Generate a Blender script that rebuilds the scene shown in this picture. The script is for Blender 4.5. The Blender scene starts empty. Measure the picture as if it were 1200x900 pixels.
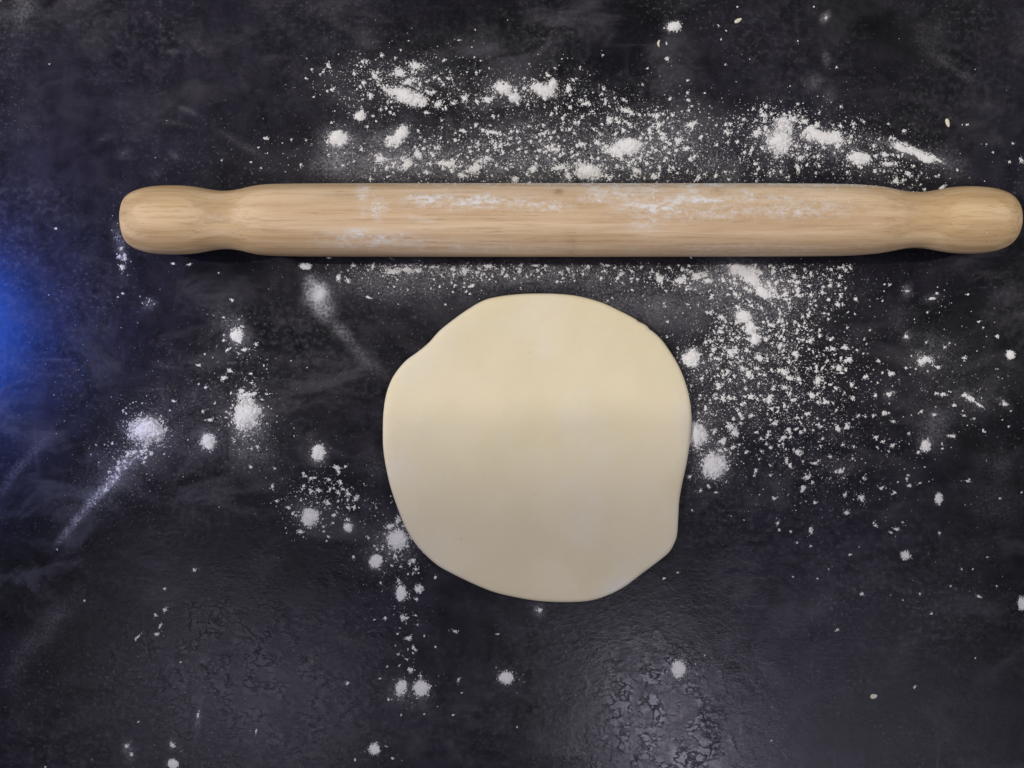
import bpy, bmesh, math, random
import numpy as np
from mathutils import Vector, Matrix, Euler

rng = np.random.default_rng(11)
random.seed(5)
sc = bpy.context.scene
C = sc.collection

# ------------------------------------------------------------------ camera, light, exposure
H = 0.55                       # lens height over the worktop
PX = 0.00042                   # metres of worktop per photo pixel
cam_d = bpy.data.cameras.new('camera')
cam_d.sensor_width = 36.0
cam_d.lens = 36.0 * H / (1200 * PX)
cam_d.clip_start, cam_d.clip_end = 0.01, 50
cam = bpy.data.objects.new('camera', cam_d)
cam.location = (0, 0, H)
cam.rotation_euler = (0, 0, 0)
C.objects.link(cam)
sc.camera = cam

w = bpy.data.worlds.new('World')
sc.world = w
w.use_nodes = True
bg = w.node_tree.nodes['Background']
bg.inputs[0].default_value = (0.93, 0.95, 1.0, 1)
bg.inputs[1].default_value = 0.13

sc.view_settings.view_transform = 'Standard'
sc.view_settings.look = 'None'
sc.view_settings.gamma = 1
sc.view_settings.exposure = 0.07
sc.view_settings.use_curve_mapping = False


def area(name, loc, target, sx, sy, power, col):
    d = bpy.data.lights.new(name, 'AREA')
    d.shape = 'RECTANGLE'
    d.size, d.size_y = sx, sy
    d.energy = power
    d.color = col
    o = bpy.data.objects.new(name, d)
    o.location = loc
    o.rotation_euler = (Vector(target) - Vector(loc)).to_track_quat('-Z', 'Y').to_euler()
    C.objects.link(o)
    return o


def spot(name, loc, axis, half, blend, power, col, radius):
    d = bpy.data.lights.new(name, 'SPOT')
    d.spot_size = 2 * half
    d.spot_blend = blend
    d.energy = power
    d.color = col
    d.shadow_soft_size = radius
    o = bpy.data.objects.new(name, d)
    o.location = loc
    o.rotation_euler = Vector(axis).to_track_quat('-Z', 'Y').to_euler()
    C.objects.link(o)
    return o


# ceiling lamps of the kitchen, left and right of the board (their mirror images lie outside the frame)
area('ceiling_lamp', (-2.8, 0.95, 2.3), (0, 0.05, 0), 0.60, 0.60, 32.0, (1.0, 0.965, 0.965))
area('ceiling_lamp', (2.8, 0.95, 2.3), (0, 0.05, 0), 0.60, 0.60, 26.0, (1.0, 0.965, 0.965))


def band_spot(x, edge_y, half, blend, power, radius):
    """added spot whose cone edge makes a brightness step across the dough"""
    lp = Vector((x, 0.33, 2.3))
    edge = Vector((0, edge_y, 0))
    dv = (edge - lp).normalized()
    nv = Vector((1, 0, 0)).cross(edge - lp).normalized()
    if nv.y < 0:
        nv = -nv
    spot('band_spot', lp, dv * math.cos(half) + nv * math.sin(half), half, blend, power, (1.0, 0.95, 0.82), radius)


band_spot(-2.8, -0.062, math.radians(38), 0.033, 255.0, 0.03)  # unseen spots, added so their beam edges imitate the flicker band
band_spot(2.8, -0.0150, math.radians(38), 0.001, 85.0, 0.008)
# lamps in the room behind the cook, seen only as sheen on the worktop
area('room_lamp', (0.31, -0.72, 1.5), (0.10, -0.2, 0), 0.15, 0.50, 3.0, (0.85, 0.80, 1.0))
area('room_lamp', (0.66, -0.66, 1.5), (0.1, -0.2, 0), 0.44, 0.36, 0.9, (0.80, 0.76, 1.0))
area('room_lamp', (-0.50, -0.55, 1.5), (-0.1, -0.1, 0), 0.50, 0.30, 1.25, (0.80, 0.76, 1.0))
# blue indicator light of an appliance to the left
bl = Vector((-0.393, 0.037, 0.20))
spot('blue_lamp', bl, Vector((-0.325, 0.031, 0)) - bl, math.radians(35), 1.0, 4.4, (0.003, 0.13, 1.0), 0.055)
area('blue_fill', (-0.43, 0.01, 0.22), (-0.24, 0.0, 0), 0.20, 0.22, 0.06, (0.03, 0.07, 1.0))  # unseen fill, added to spread the blue glow wider
sc.cycles.filter_width = 1.55


# ------------------------------------------------------------------ helpers
def P(px, py, z=0.0):
    k = PX * (H - z) / H
    return Vector(((px - 600) * k, (450 - py) * k, z))


def tag(o, label=None, cat=None, group=None, kind=None):
    for k, v in (('label', label), ('category', cat), ('group', group), ('kind', kind)):
        if v:
            o[k] = v
    return o


def mesh_np(name, verts, tris=None, quads=None, smooth=True):
    me = bpy.data.meshes.new(name)
    verts = np.asarray(verts, dtype=np.float32)
    me.vertices.add(len(verts))
    me.vertices.foreach_set('co', verts.ravel())
    nt = 0 if tris is None else len(tris)
    nq = 0 if quads is None else len(quads)
    loops, starts = [], []
    if nt:
        loops.append(np.asarray(tris, dtype=np.int32).ravel())
        starts.append(np.arange(nt, dtype=np.int32) * 3)
    if nq:
        loops.append(np.asarray(quads, dtype=np.int32).ravel())
        starts.append(nt * 3 + np.arange(nq, dtype=np.int32) * 4)
    loops = np.concatenate(loops)
    starts = np.concatenate(starts)
    me.loops.add(len(loops))
    me.loops.foreach_set('vertex_index', loops)
    me.polygons.add(nt + nq)
    me.polygons.foreach_set('loop_start', starts)
    me.polygons.foreach_set('use_smooth', np.full(nt + nq, smooth, dtype=bool))
    me.update(calc_edges=True)
    me.validate()
    return me


def add_attr(me, name, vals):
    a = me.attributes.new(name, 'FLOAT', 'POINT')
    a.data.foreach_set('value', np.asarray(vals, dtype=np.float32))


def link(name, me, mat, parent=None, loc=(0, 0, 0)):
    o = bpy.data.objects.new(name, me)
    if mat is not None and len(me.materials) == 0:
        me.materials.append(mat)
    o.location = loc
    o.parent = parent
    C.objects.link(o)
    return o


_lat = rng.random((256, 256))


def vnoise(x, y, seed=0):
    x = np.asarray(x, float) + seed * 17.31
    y = np.asarray(y, float) + seed * 7.77
    xi, yi = np.floor(x).astype(int), np.floor(y).astype(int)
    fx, fy = x - xi, y - yi
    fx = fx * fx * (3 - 2 * fx)
    fy = fy * fy * (3 - 2 * fy)
    g = lambda i, j: _lat[i & 255, j & 255]
    return (g(xi, yi) * (1 - fx) + g(xi + 1, yi) * fx) * (1 - fy) + (g(xi, yi + 1) * (1 - fx) + g(xi + 1, yi + 1) * fx) * fy


def fbm(x, y, oct=4, seed=0, gain=0.5):
    s, a, t = 0, 1.0, 0
    for k in range(oct):
        s = s + a * vnoise(x * 2 ** k, y * 2 ** k, seed + k * 3)
        t += a
        a *= gain
    return s / t


def gauss(x, y, cx, cy, sx, sy, ang=0, power=1.0):
    a = math.radians(ang)                    # photo pixels, angle turns clockwise (y is down)
    dx, dy = x - cx, y - cy
    u = dx * math.cos(a) + dy * math.sin(a)
    v = -dx * math.sin(a) + dy * math.cos(a)
    return np.exp(-0.5 * ((u / sx) ** 2 + (v / sy) ** 2) ** power)


# ---- node helpers
class Mat:
    def __init__(s, name):
        s.m = bpy.data.materials.new(name)
        s.m.use_nodes = True
        s.t = s.m.node_tree
        s.b = s.t.nodes['Principled BSDF']
        s.co = s.t.nodes.new('ShaderNodeTexCoord').outputs['Object']

    def l(s, a, b):
        s.t.links.new(a, b)

    def put(s, sock, v):
        if hasattr(v, 'is_output'):
            s.l(v, sock)
        elif isinstance(v, (tuple, list)):
            sock.default_value = tuple(v) + ((1,) if len(v) == 3 and len(sock.default_value) == 4 else ())
        else:
            sock.default_value = v

    def math(s, op, a, b=0.0, c=0.0, clamp=False):
        n = s.t.nodes.new('ShaderNodeMath')
        n.operation = op
        n.use_clamp = clamp
        for i, v in enumerate((a, b, c)):
            s.put(n.inputs[i], v)
        return n.outputs[0]

    def mapv(s, loc=(0, 0, 0), rot=(0, 0, 0), scale=(1, 1, 1), vec=None):
        n = s.t.nodes.new('ShaderNodeMapping')
        s.l(vec or s.co, n.inputs[0])
        n.inputs['Location'].default_value = loc
        n.inputs['Rotation'].default_value = rot
        n.inputs['Scale'].default_value = scale
        return n.outputs[0]

    def noise(s, scale, detail=4, rough=0.5, dist=0.0, vec=None):
        n = s.t.nodes.new('ShaderNodeTexNoise')
        s.l(vec or s.co, n.inputs['Vector'])
        n.inputs['Scale'].default_value = scale
        n.inputs['Detail'].default_value = detail
        n.inputs['Roughness'].default_value = rough
        n.inputs['Distortion'].default_value = dist
        return n.outputs[0]

    def rng(s, v, a, b, c=0.0, d=1.0, smooth=True):
        n = s.t.nodes.new('ShaderNodeMapRange')
        n.interpolation_type = 'SMOOTHSTEP' if smooth else 'LINEAR'
        s.put(n.inputs[0], v)
        for i, k in enumerate((a, b, c, d)):
            n.inputs[i + 1].default_value = k
        return n.outputs[0]

    def mix(s, f, a, b, mode='MIX'):
        n = s.t.nodes.new('ShaderNodeMix')
        n.data_type = 'RGBA'
        n.blend_type = mode
        s.put(n.inputs[0], f)
        s.put(n.inputs[6], a)
        s.put(n.inputs[7], b)
        return n.outputs[2]

    def attr(s, name):
        n = s.t.nodes.new('ShaderNodeAttribute')
        n.attribute_name = name
        return n.outputs['Fac']

    def bump(s, h, dist, strength=1.0, normal=None):
        n = s.t.nodes.new('ShaderNodeBump')
        n.inputs['Strength'].default_value = strength
        n.inputs['Distance'].default_value = dist
        s.put(n.inputs['Height'], h)
        if normal is not None:
            s.l(normal, n.inputs['Normal'])
        return n.outputs[0]


FLOUR = (0.74, 0.735, 0.745)

# ------------------------------------------------------------------ materials
# flour
M = Mat('flour')
n = M.noise(900, 3, 0.6)
M.put(M.b.inputs['Base Color'], M.mix(n, (0.71, 0.70, 0.715), (0.81, 0.80, 0.80)))
M.b.inputs['Roughness'].default_value = 1.0
M.b.inputs['Specular IOR Level'].default_value = 0.05
M.put(M.b.inputs['Normal'], M.bump(M.noise(1500, 4, 0.7), 0.0004, 0.6))
flour_mat = M.m

# worktop: dark slate-look laminate with a thin film of flour where it was dusted
M = Mat('slate_worktop')
warp = M.mapv(rot=(0, 0, 0.6), scale=(1, 1.5, 1))
cloud = M.noise(7.5, 7, 0.58, 0.7, warp)
fine = M.noise(75, 9, 0.68, 0.4)
spill_tint = M.noise(5.0, 4, 0.5, 0.3, M.mapv(loc=(3.1, 1.7, 0)))
base = M.mix(M.rng(cloud, 0.36, 0.66), (0.0060, 0.0058, 0.0070), (0.0165, 0.0155, 0.0205))
base = M.mix(M.rng(spill_tint, 0.42, 0.62), base, M.mix(0.5, base, (0.017, 0.0145, 0.030)))  # violet patches: the blue lamp's spread, put into the base colour
base = M.mix(1.0, base, M.mix(M.rng(fine, 0.25, 0.75), (0.55, 0.55, 0.55), (1.5, 1.5, 1.5)), 'MULTIPLY')
patch = M.noise(27, 8, 0.66, 0.5, M.mapv(loc=(1.3, 8.1, 0), rot=(0, 0, -0.7), scale=(1, 1.7, 1)))
pzone = M.noise(5.5, 3, 0.5, 0.2, M.mapv(loc=(6.1, 0.4, 0)))
base = M.mix(M.math('MULTIPLY', M.rng(patch, 0.47, 0.70), M.rng(pzone, 0.36, 0.60, 0.25, 0.95)), base, (0.052, 0.050, 0.058))
# pale scuffs running diagonally
scuff = M.noise(1.0, 5, 0.6, 0.2, M.mapv(rot=(0, 0, -0.75), scale=(16, 130, 1)))
area_ = M.noise(9, 2, 0.5, 0.0, M.mapv(loc=(0.4, 7.3, 0)))
sc_f = M.math('MULTIPLY', M.rng(scuff, 0.60, 0.80), M.rng(area_, 0.48, 0.70))
base = M.mix(M.math('MULTIPLY', sc_f, 0.40), base, (0.14, 0.135, 0.15))
scuff2 = M.noise(1.0, 5, 0.6, 0.2, M.mapv(rot=(0, 0, 0.45), scale=(130, 14, 1)))
area2 = M.noise(8, 2, 0.5, 0.0, M.mapv(loc=(5.4, 2.3, 0)))
sc_g = M.math('MULTIPLY', M.rng(scuff2, 0.60, 0.80), M.rng(area2, 0.50, 0.70))
base = M.mix(M.math('MULTIPLY', sc_g, 0.3), base, (0.12, 0.118, 0.14))
# thin dust over all of it, very faint
speck = M.noise(620, 2, 0.5)
dust0 = M.math('MULTIPLY', M.rng(speck, 0.58, 0.74), M.rng(M.noise(17, 5, 0.6), 0.42, 0.70))
base = M.mix(M.math('MULTIPLY', dust0, 0.085), base, FLOUR)
mot = M.math('MULTIPLY', M.rng(M.noise(310, 5, 0.65, 0.2), 0.44, 0.68), M.rng(M.noise(11, 4, 0.55, 0.2, M.mapv(loc=(2.2, 4.4, 0))), 0.40, 0.66))
base = M.mix(M.math('MULTIPLY', mot, 0.045), base, (0.50, 0.49, 0.58))
film = M.attr('flour_film')
g1 = M.noise(760, 4, 0.7)
g2 = M.noise(130, 5, 0.65)
grain = M.math('MULTIPLY', M.rng(g1, 0.34, 0.68, 0.25, 1.7), M.rng(g2, 0.3, 0.7, 0.65, 1.3))
keep = M.math('MULTIPLY', M.rng(film, 0.25, 0.8), 0.85)
grain = M.math('ADD', M.math('MULTIPLY', grain, M.math('SUBTRACT', 1.0, keep)), keep)
filmf = M.math('MULTIPLY', film, grain, clamp=True)
col = M.mix(filmf, base, (0.64, 0.63, 0.69))
M.put(M.b.inputs['Base Color'], col)
polish = M.attr('polish')
rr = M.math('SUBTRACT', M.rng(fine, 0.25, 0.75, 0.19, 0.27), M.math('MULTIPLY', polish, 0.15))
rr = M.math('ADD', rr, M.math('MULTIPLY', filmf, 1.2), clamp=True)
M.put(M.b.inputs['Roughness'], rr)
M.put(M.b.inputs['Specular IOR Level'], M.math('SUBTRACT', 0.22, M.math('MULTIPLY', filmf, 0.6), clamp=True))
plate = M.rng(M.noise(150, 6, 0.62, 0.15, M.mapv(rot=(0, 0, 0.8), scale=(1.0, 1.35, 1))), 0.455, 0.545)
grit = M.noise(260, 6, 0.65, 0.2, M.mapv(rot=(0, 0, -0.7), scale=(1, 2.0, 1)))
b1 = M.bump(M.math('MULTIPLY', plate, M.math('MAXIMUM', M.rng(M.noise(12, 3, 0.5), 0.42, 0.66, 0.0, 0.45), M.math('MULTIPLY', polish, 1.1))), 0.00011, 0.5)
b2 = M.bump(grit, 0.0005, 0.12, b1)
M.put(M.b.inputs['Normal'], b2)
slate_mat = M.m

# dough
M = Mat('dough')
n1 = M.noise(28, 4, 0.5)
n2 = M.noise(400, 4, 0.6)
c = M.mix(M.rng(n1, 0.35, 0.65), (0.715, 0.632, 0.445), (0.75, 0.665, 0.485))
c = M.mix(M.math('MULTIPLY', M.rng(n2, 0.4, 0.75), 0.10), c, (0.80, 0.74, 0.60))
fl = M.math('MULTIPLY', M.attr('flour_film'), M.rng(M.noise(350, 4, 0.7), 0.3, 0.7, 0.3, 1.2), clamp=True)
c = M.mix(fl, c, FLOUR)
sp = M.rng(M.noise(330, 1, 0.4), 0.80, 0.83)
c = M.mix(M.math('MULTIPLY', sp, 0.25), c, (0.42, 0.33, 0.19))
M.put(M.b.inputs['Base Color'], c)
M.b.inputs['Roughness'].default_value = 0.62
M.b.inputs['Specular IOR Level'].default_value = 0.25
M.b.inputs['Subsurface Weight'].default_value = 0.25
M.b.inputs['Subsurface Radius'].default_value = (1.0, 0.6, 0.3)
M.b.inputs['Subsurface Scale'].default_value = 0.002
bb = M.bump(M.noise(1.0, 4, 0.55, 0.2, M.mapv(scale=(38, 60, 38))), 0.0012, 0.5)
M.put(M.b.inputs['Normal'], M.bump(M.noise(600, 4, 0.6), 0.0001, 0.5, bb))
dough_mat = M.m

# wood of the pin
M = Mat('pale_wood')
lowv = M.mapv(scale=(2.2, 14, 14))
low = M.noise(1.0, 3, 0.5, 0.0, lowv)
wv = M.t.nodes.new('ShaderNodeTexWave')
wv.wave_type = 'RINGS'
wv.rings_direction = 'X'
wv.wave_profile = 'SIN'
mp = M.mapv(loc=(0, 0.012, 0.035), rot=(0, 0.010, 0.014), scale=(0.06, 1, 1))
va = M.t.nodes.new('ShaderNodeVectorMath')
va.operation = 'ADD'
M.l(mp, va.inputs[0])
cb = M.t.nodes.new('ShaderNodeCombineXYZ')
M.l(M.math('MULTIPLY', M.math('SUBTRACT', low, 0.5), 0.016), cb.inputs[1])
M.l(M.math('MULTIPLY', M.math('SUBTRACT', low, 0.5), 0.020), cb.inputs[2])
M.l(cb.outputs[0], va.inputs[1])
M.l(va.outputs[0], wv.inputs['Vector'])
wv.inputs['Scale'].default_value = 55
wv.inputs['Distortion'].default_value = 1.4
wv.inputs['Detail'].default_value = 3
wv.inputs['Detail Scale'].default_value = 2.5
rings = wv.outputs['Fac']
fibre = M.noise(1.0, 5, 0.70, 0.0, M.mapv(scale=(20, 640, 640)))
broad = M.noise(1.0, 5, 0.6, 0.3, M.mapv(scale=(6, 130, 130)))
c = M.mix(M.rng(broad, 0.38, 0.60), (0.560, 0.392, 0.246), (0.712, 0.537, 0.365))
c = M.mix(M.math('MULTIPLY', M.rng(rings, 0.15, 0.9), 0.40), c, (0.47, 0.31, 0.165))
c = M.mix(M.math('MULTIPLY', M.rng(fibre, 0.50, 0.66), 0.50), c, (0.375, 0.24, 0.130))
c = M.mix(M.math('MULTIPLY', M.rng(fibre, 0.47, 0.32), 0.30), c, (0.66, 0.52, 0.38))
pore = M.rng(M.noise(1.0, 2, 0.5, 0.0, M.mapv(scale=(70, 1300, 1300))), 0.62, 0.74)
c = M.mix(M.math('MULTIPLY', pore, 0.40), c, (0.27, 0.16, 0.075))
end = M.attr('end_tone')
c = M.mix(end, c, M.mix(1.0, c, (0.95, 0.92, 0.80), 'MULTIPLY'))
knot = M.attr('knot')
c = M.mix(M.math('MULTIPLY', knot, M.rng(M.noise(500, 3, 0.6), 0.3, 0.6, 0.4, 1.0), clamp=True), c, (0.20, 0.115, 0.05))
film = M.attr('flour_film')
gr = M.math('MULTIPLY', M.rng(M.noise(1.0, 4, 0.7, 0.0, M.mapv(scale=(300, 520, 520))), 0.34, 0.68, 0.1, 1.5),
            M.rng(M.noise(1.0, 4, 0.6, 0.0, M.mapv(scale=(60, 160, 160))), 0.3, 0.68, 0.25, 1.4))
ff = M.math('MULTIPLY', film, gr, clamp=True)
c = M.mix(ff, c, (0.70, 0.685, 0.69))
M.put(M.b.inputs['Base Color'], c)
M.put(M.b.inputs['Roughness'], M.math('ADD', 0.52, M.math('MULTIPLY', ff, 0.5), clamp=True))
M.b.inputs['Specular IOR Level'].default_value = 0.12
M.put(M.b.inputs['Normal'], M.bump(fibre, 0.00025, 0.35))
wood_mat = M.m

# oat-like flake
M = Mat('pale_flake')
M.put(M.b.inputs['Base Color'], M.mix(M.noise(700, 3, 0.5), (0.60, 0.55, 0.42), (0.76, 0.72, 0.60)))
M.b.inputs['Roughness'].default_value = 0.8
flake_mat = M.m

# ------------------------------------------------------------------ worktop
# soft smears of flour: x, y, spread x, spread y, angle, strength (photo pixels)
FILM = [
    (371, 343, 7.5, 12, -8, 1.0), (382, 364, 8, 8, 45, .24), (400, 389, 17, 5.5, 42, .15), (428, 420, 22, 5, 42, .08),
    (396, 163, 13, 10, 0, .55), (393, 184, 9, 12, 5, .50), (411, 182, 9, 14, 0, .22), (388, 195, 22, 12, 0, .10),
    (469, 160, 8, 12, 30, .7), (450, 166, 14, 9, 0, .40), (446, 187, 14, 8, 0, .35), (445, 198, 34, 10, 0, .15),
    (520, 195, 60, 13, 0, .20), (580, 185, 60, 22, 0, .14), (660, 190, 60, 20, 0, .16), (760, 185, 60, 22, 0, .12),
    (640, 150, 60, 14, 0, .06), (855, 203, 9, 12, 20, .28), (834, 197, 12, 11, 0, .25), (746, 203, 9, 6, 0, .35),
    (911, 203, 8, 6, 0, .40), (914, 166, 22, 18, 0, .25), (965, 163, 30, 10, 5, .22), (1068, 178, 28, 5, 20, .40),
    (1110, 195, 20, 14, 20, .08), (480, 95, 45, 18, 0, .12), (600, 108, 40, 10, 0, .12), (460, 175, 50, 25, 0, .06),
    (780, 160, 50, 22, 0, .10), (1010, 185, 30, 14, 10, .14),
    (480, 316, 40, 7, 0, .22), (545, 316, 30, 6, 0, .15), (600, 322, 90, 11, 0, .10), (720, 352, 40, 12, 12, .13),
    (690, 325, 60, 12, 0, .07), (760, 360, 40, 14, 10, .12), (830, 345, 40, 14, 0, .14), (868, 320, 32, 11, 5, .40),
    (893, 341, 18, 8, 30, .45), (872, 372, 13, 9, 30, .35), (884, 396, 7, 11, 0, .35), (830, 330, 30, 9, 0, .18),
    (900, 350, 60, 30, 0, .07), (860, 440, 50, 50, 0, .06), (500, 340, 60, 14, 0, .06), (430, 330, 40, 12, 10, .07),
    (810, 420, 12, 12, 0, .25), (818, 508, 13, 17, 0, .3), (838, 544, 18, 19, 0, .25),
    (1085, 421, 12, 10, 0, .38), (1095, 400, 16, 7, 15, .12), (1062, 394, 5, 6, 0, .25), (1051, 376, 7, 9, 0, .12),
    (1097, 502, 13, 17, 0, .22), (1085, 520, 7, 6, 0, .4), (1138, 468, 14, 6, 25, .30), (1177, 473, 9, 3, 35, .28),
    (1092, 350, 8, 4, -10, .25), (1063, 340, 4, 5, 0, .18), (1042, 462, 5, 6, 0, .35), (1170, 590, 30, 20, 0, .04),
    (1165, 545, 18, 10, 20, .05), (1120, 440, 50, 40, 0, .03),
    (172, 506, 18, 14, 0, .25), (150, 540, 14, 5, -42, .6), (122, 573, 22, 3.6, -47, .75), (84, 617, 16, 3.2, -50, .42),
    (130, 560, 40, 14, -45, .10), (290, 489, 15, 18, 0, .30), (290, 515, 16, 18, 0, .12), (245, 517, 10, 10, 0, .3),
    (278, 392, 10, 10, 0, .35), (268, 380, 18, 10, 30, .10), (285, 405, 12, 9, 20, .16), (230, 480, 60, 35, 0, .035), (300, 530, 25, 18, 30, .06),
    (373, 530, 9, 11, 0, .45), (363, 606, 14, 14, 0, .3), (466, 632, 16, 15, 0, .3), (463, 650, 14, 12, 0, .12),
    (440, 658, 9, 9, 0, .25), (408, 618, 6, 6, 0, .3), (470, 694, 7, 9, 0, .2), (494, 808, 10, 12, 0, .28), (470, 806, 9, 12, 0, .28),
    (480, 820, 20, 12, 0, .06), (593, 795, 10, 9, 0, .2), (632, 715, 5, 6, 0, .5), (228, 668, 5, 5, 0, .18),
    (232, 842, 2.5, 14, 8, .20), (202, 872, 5, 6, 0, .35), (203, 896, 7, 6, 0, .4), (149, 876, 4, 6, 0, .25), (153, 888, 5, 8, 25, .22),
    (145, 300, 5, 14, -12, .16), (140, 280, 5, 14, -12, .10), (176, 357, 6, 5, 0, .10),
    (26, 13, 11, 15, 20, .10), (143, 57, 7, 2, 30, .14), (201, 60, 6, 2.2, -10, .22), (219, 129, 11, 2, 22, .22),
    (208, 145, 14, 1.8, 14, .18), (182, 203, 6, 5, 0, .13), (145, 180, 6, 4, 0, .06), (204, 181, 5, 3, 30, .10), (122, 163, 8, 3, -25, .05),
    (285, 170, 24, 3, 32, .05), (30, 540, 30, 4, -48, .05), (10, 565, 26, 4, -55, .04), (60, 730, 42, 9, -48, .045), (25, 775, 40, 10, -50, .03),
    (440, 545, 20, 12, 0, .035), (430, 590, 12, 6, 0, .03), (225, 610, 14, 9, 0, .03),
    (956, 97, 7, 6, -40, .10), (969, 68, 3, 6, 0, .12), (973, 110, 5, 7, 0, .06), (967, 21, 3, 5, 30, .35), (1105, 70, 14, 5, 30, .06), (1130, 88, 8, 4, 20, .06),
    (1085, 40, 14, 14, -30, .03), (915, 235, 8, 8, 0, .10), (560, 50, 60, 15, 0, .015),
    (740, 820, 40, 40, 0, .02), (330, 820, 60, 40, 0, .015),
]
FILM = [f if i < 4 or f[5] <= .1 or f[2] < 5 else f[:5] + (f[5] * (.30 if f[2] < 16 and f[3] < 17 else .55),) for i, f in enumerate(FILM)]


def film_at(px, py):
    f = np.zeros_like(px)
    wx = (fbm(px / 26, py / 26, 3, 1) - .5) * 16
    wy = (fbm(px / 26, py / 26, 3, 2) - .5) * 12
    for (x, y, sx, sy, a, s) in FILM:
        m = (np.abs(px - x) < 4.2 * max(sx, sy) + 10) & (np.abs(py - y) < 4.2 * max(sx, sy) + 10)
        if m.any():
            k = min(1.0, min(sx, sy) / 14)
            f[m] += s * gauss(px[m] + wx[m] * k, py[m] + wy[m] * k, x, y, sx, sy, a, 1.15)
    f *= 0.8
    br = fbm(px / 9, py / 9, 3, 5)
    return np.clip(f * (0.55 + 0.9 * br), 0, 0.95)


xi = np.arange(-0.262, 0.2621, 0.0011)
yi = np.arange(-0.199, 0.1991, 0.0011)
xs = np.concatenate(([-0.62, -0.45, -0.33, -0.28], xi, [0.28, 0.33, 0.45, 0.62]))
ys = np.concatenate(([-0.46, -0.34, -0.25, -0.21], yi, [0.21, 0.25, 0.34, 0.46]))
nx, ny = len(xs), len(ys)
gx, gy = np.meshgrid(xs, ys)
v = np.stack([gx.ravel(), gy.ravel(), np.zeros(nx * ny)], 1)
ii, jj = np.meshgrid(np.arange(nx - 1), np.arange(ny - 1))
a0 = (jj * nx + ii).ravel()
quads = np.stack([a0, a0 + 1, a0 + nx + 1, a0 + nx], 1)
# sides and underside of the slab
loop = np.concatenate([np.arange(nx), nx * np.arange(1, ny) + nx - 1, (ny - 1) * nx + np.arange(nx - 2, -1, -1), nx * np.arange(ny - 2, 0, -1)])
low = v[loop].copy()
low[:, 2] = -0.038
base_i = len(v)
nl = len(loop)
k = np.arange(nl)
k2 = (k + 1) % nl
side = np.stack([loop[k], base_i + k, base_i + k2, loop[k2]], 1)
v = np.concatenate([v, low])
me = mesh_np('worktop', v, None, np.concatenate([quads, side]), smooth=False)
pxv, pyv = v[:, 0] / PX + 600, 450 - v[:, 1] / PX
fv = film_at(pxv, pyv)
fv[base_i:] = 0
add_attr(me, 'flour_film', fv)
# worn, glossier patches of the laminate
pol = gauss(pxv, pyv, 785, 870, 75, 100, -12) * 1.2 + 0.75 * gauss(pxv, pyv, 330, 780, 150, 90)
add_attr(me, 'polish', np.clip(pol, 0, 1) * np.clip(0.25 + 5.0 * (fbm(pxv / 13, pyv / 16, 4, 15) - 0.40), 0.3, 1.15))
wt = link('worktop', me, slate_mat)
tag(wt, 'dark slate-look kitchen worktop dusted with white flour', kind='structure')

# ------------------------------------------------------------------ dough
OUT = [(480, 32), (540, 33), (600, 40), (660, 57), (710, 80), (748, 100), (757, 107), (778, 118), (788, 129), (797, 135), (820, 157), (845, 192),
       (868, 232), (885, 275), (896, 320), (901, 370), (897, 430), (888, 490), (876, 545), (868, 590), (865, 640), (862, 682), (855, 706),
       (838, 734), (800, 765), (760, 795), (720, 825), (680, 846), (640, 860), (600, 866), (540, 867), (480, 863), (420, 853), (370, 841),
       (330, 826), (290, 808), (250, 788), (215, 768), (180, 738), (150, 703), (125, 660), (105, 610), (88, 560), (75, 505), (67, 450), (66, 400),
       (68, 350), (75, 305), (88, 268), (105, 240), (130, 212), (160, 190), (190, 165), (220, 132), (260, 100), (300, 72), (340, 50), (380, 40), (430, 34)]
pts = np.array([(420 + u / 2.3073, 330 + q / 2.3077) for u, q in OUT])


def closed_spline(p, n):
    m = len(p)
    out = []
    for i in range(m):
        p0, p1, p2, p3 = p[(i - 1) % m], p[i], p[(i + 1) % m], p[(i + 2) % m]
        for t in np.linspace(0, 1, n, endpoint=False):
            out.append(0.5 * (2 * p1 + (p2 - p0) * t + (2 * p0 - 5 * p1 + 4 * p2 - p3) * t ** 2 + (3 * p1 - p0 - 3 * p2 + p3) * t ** 3))
    return np.array(out)


outl = closed_spline(pts, 8)
DT = 0.0036
kd = PX * (H - 0.0016) / H
ow = np.stack([(outl[:, 0] - 600) * kd, (450 - outl[:, 1]) * kd], 1)
cen = ow.mean(0)
dvec = ow - cen
rad = np.linalg.norm(dvec, axis=1, keepdims=True)
dirv = dvec / rad
prof = [(-0.0010, 0.0000), (-0.0003, 0.0005), (0.0, 0.0013), (-0.0002, 0.0021), (-0.0006, 0.0027), (-0.0013, 0.0031), (-0.0024, 0.0034), (-0.006, DT)]
rings_, zz = [], []
for off, z in prof:
    rings_.append(cen + dirv * (rad + off))
    zz.append(np.full(len(ow), z))
for f in np.linspace(0.96, 0.04, 30):
    rings_.append(cen + dirv * (rad - 0.006) * f)
    zz.append(np.full(len(ow), DT))
nr, ns = len(rings_), len(ow)
xy = np.concatenate(rings_)
z = np.concatenate(zz)
up = np.clip((z - 0.0005) / DT, 0, 1)
z = z + up * ((fbm(xy[:, 0] / .03, xy[:, 1] / .03, 3, 8) - .5) * 0.0009 + (fbm(xy[:, 0] / .006, xy[:, 1] / .006, 2, 9) - .5) * 0.00012)
vv = np.concatenate([np.column_stack([xy, z]), [[cen[0], cen[1], DT]]])
r_, s_ = np.meshgrid(np.arange(nr - 1), np.arange(ns), indexing='ij')
s2 = (s_ + 1) % ns
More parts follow.
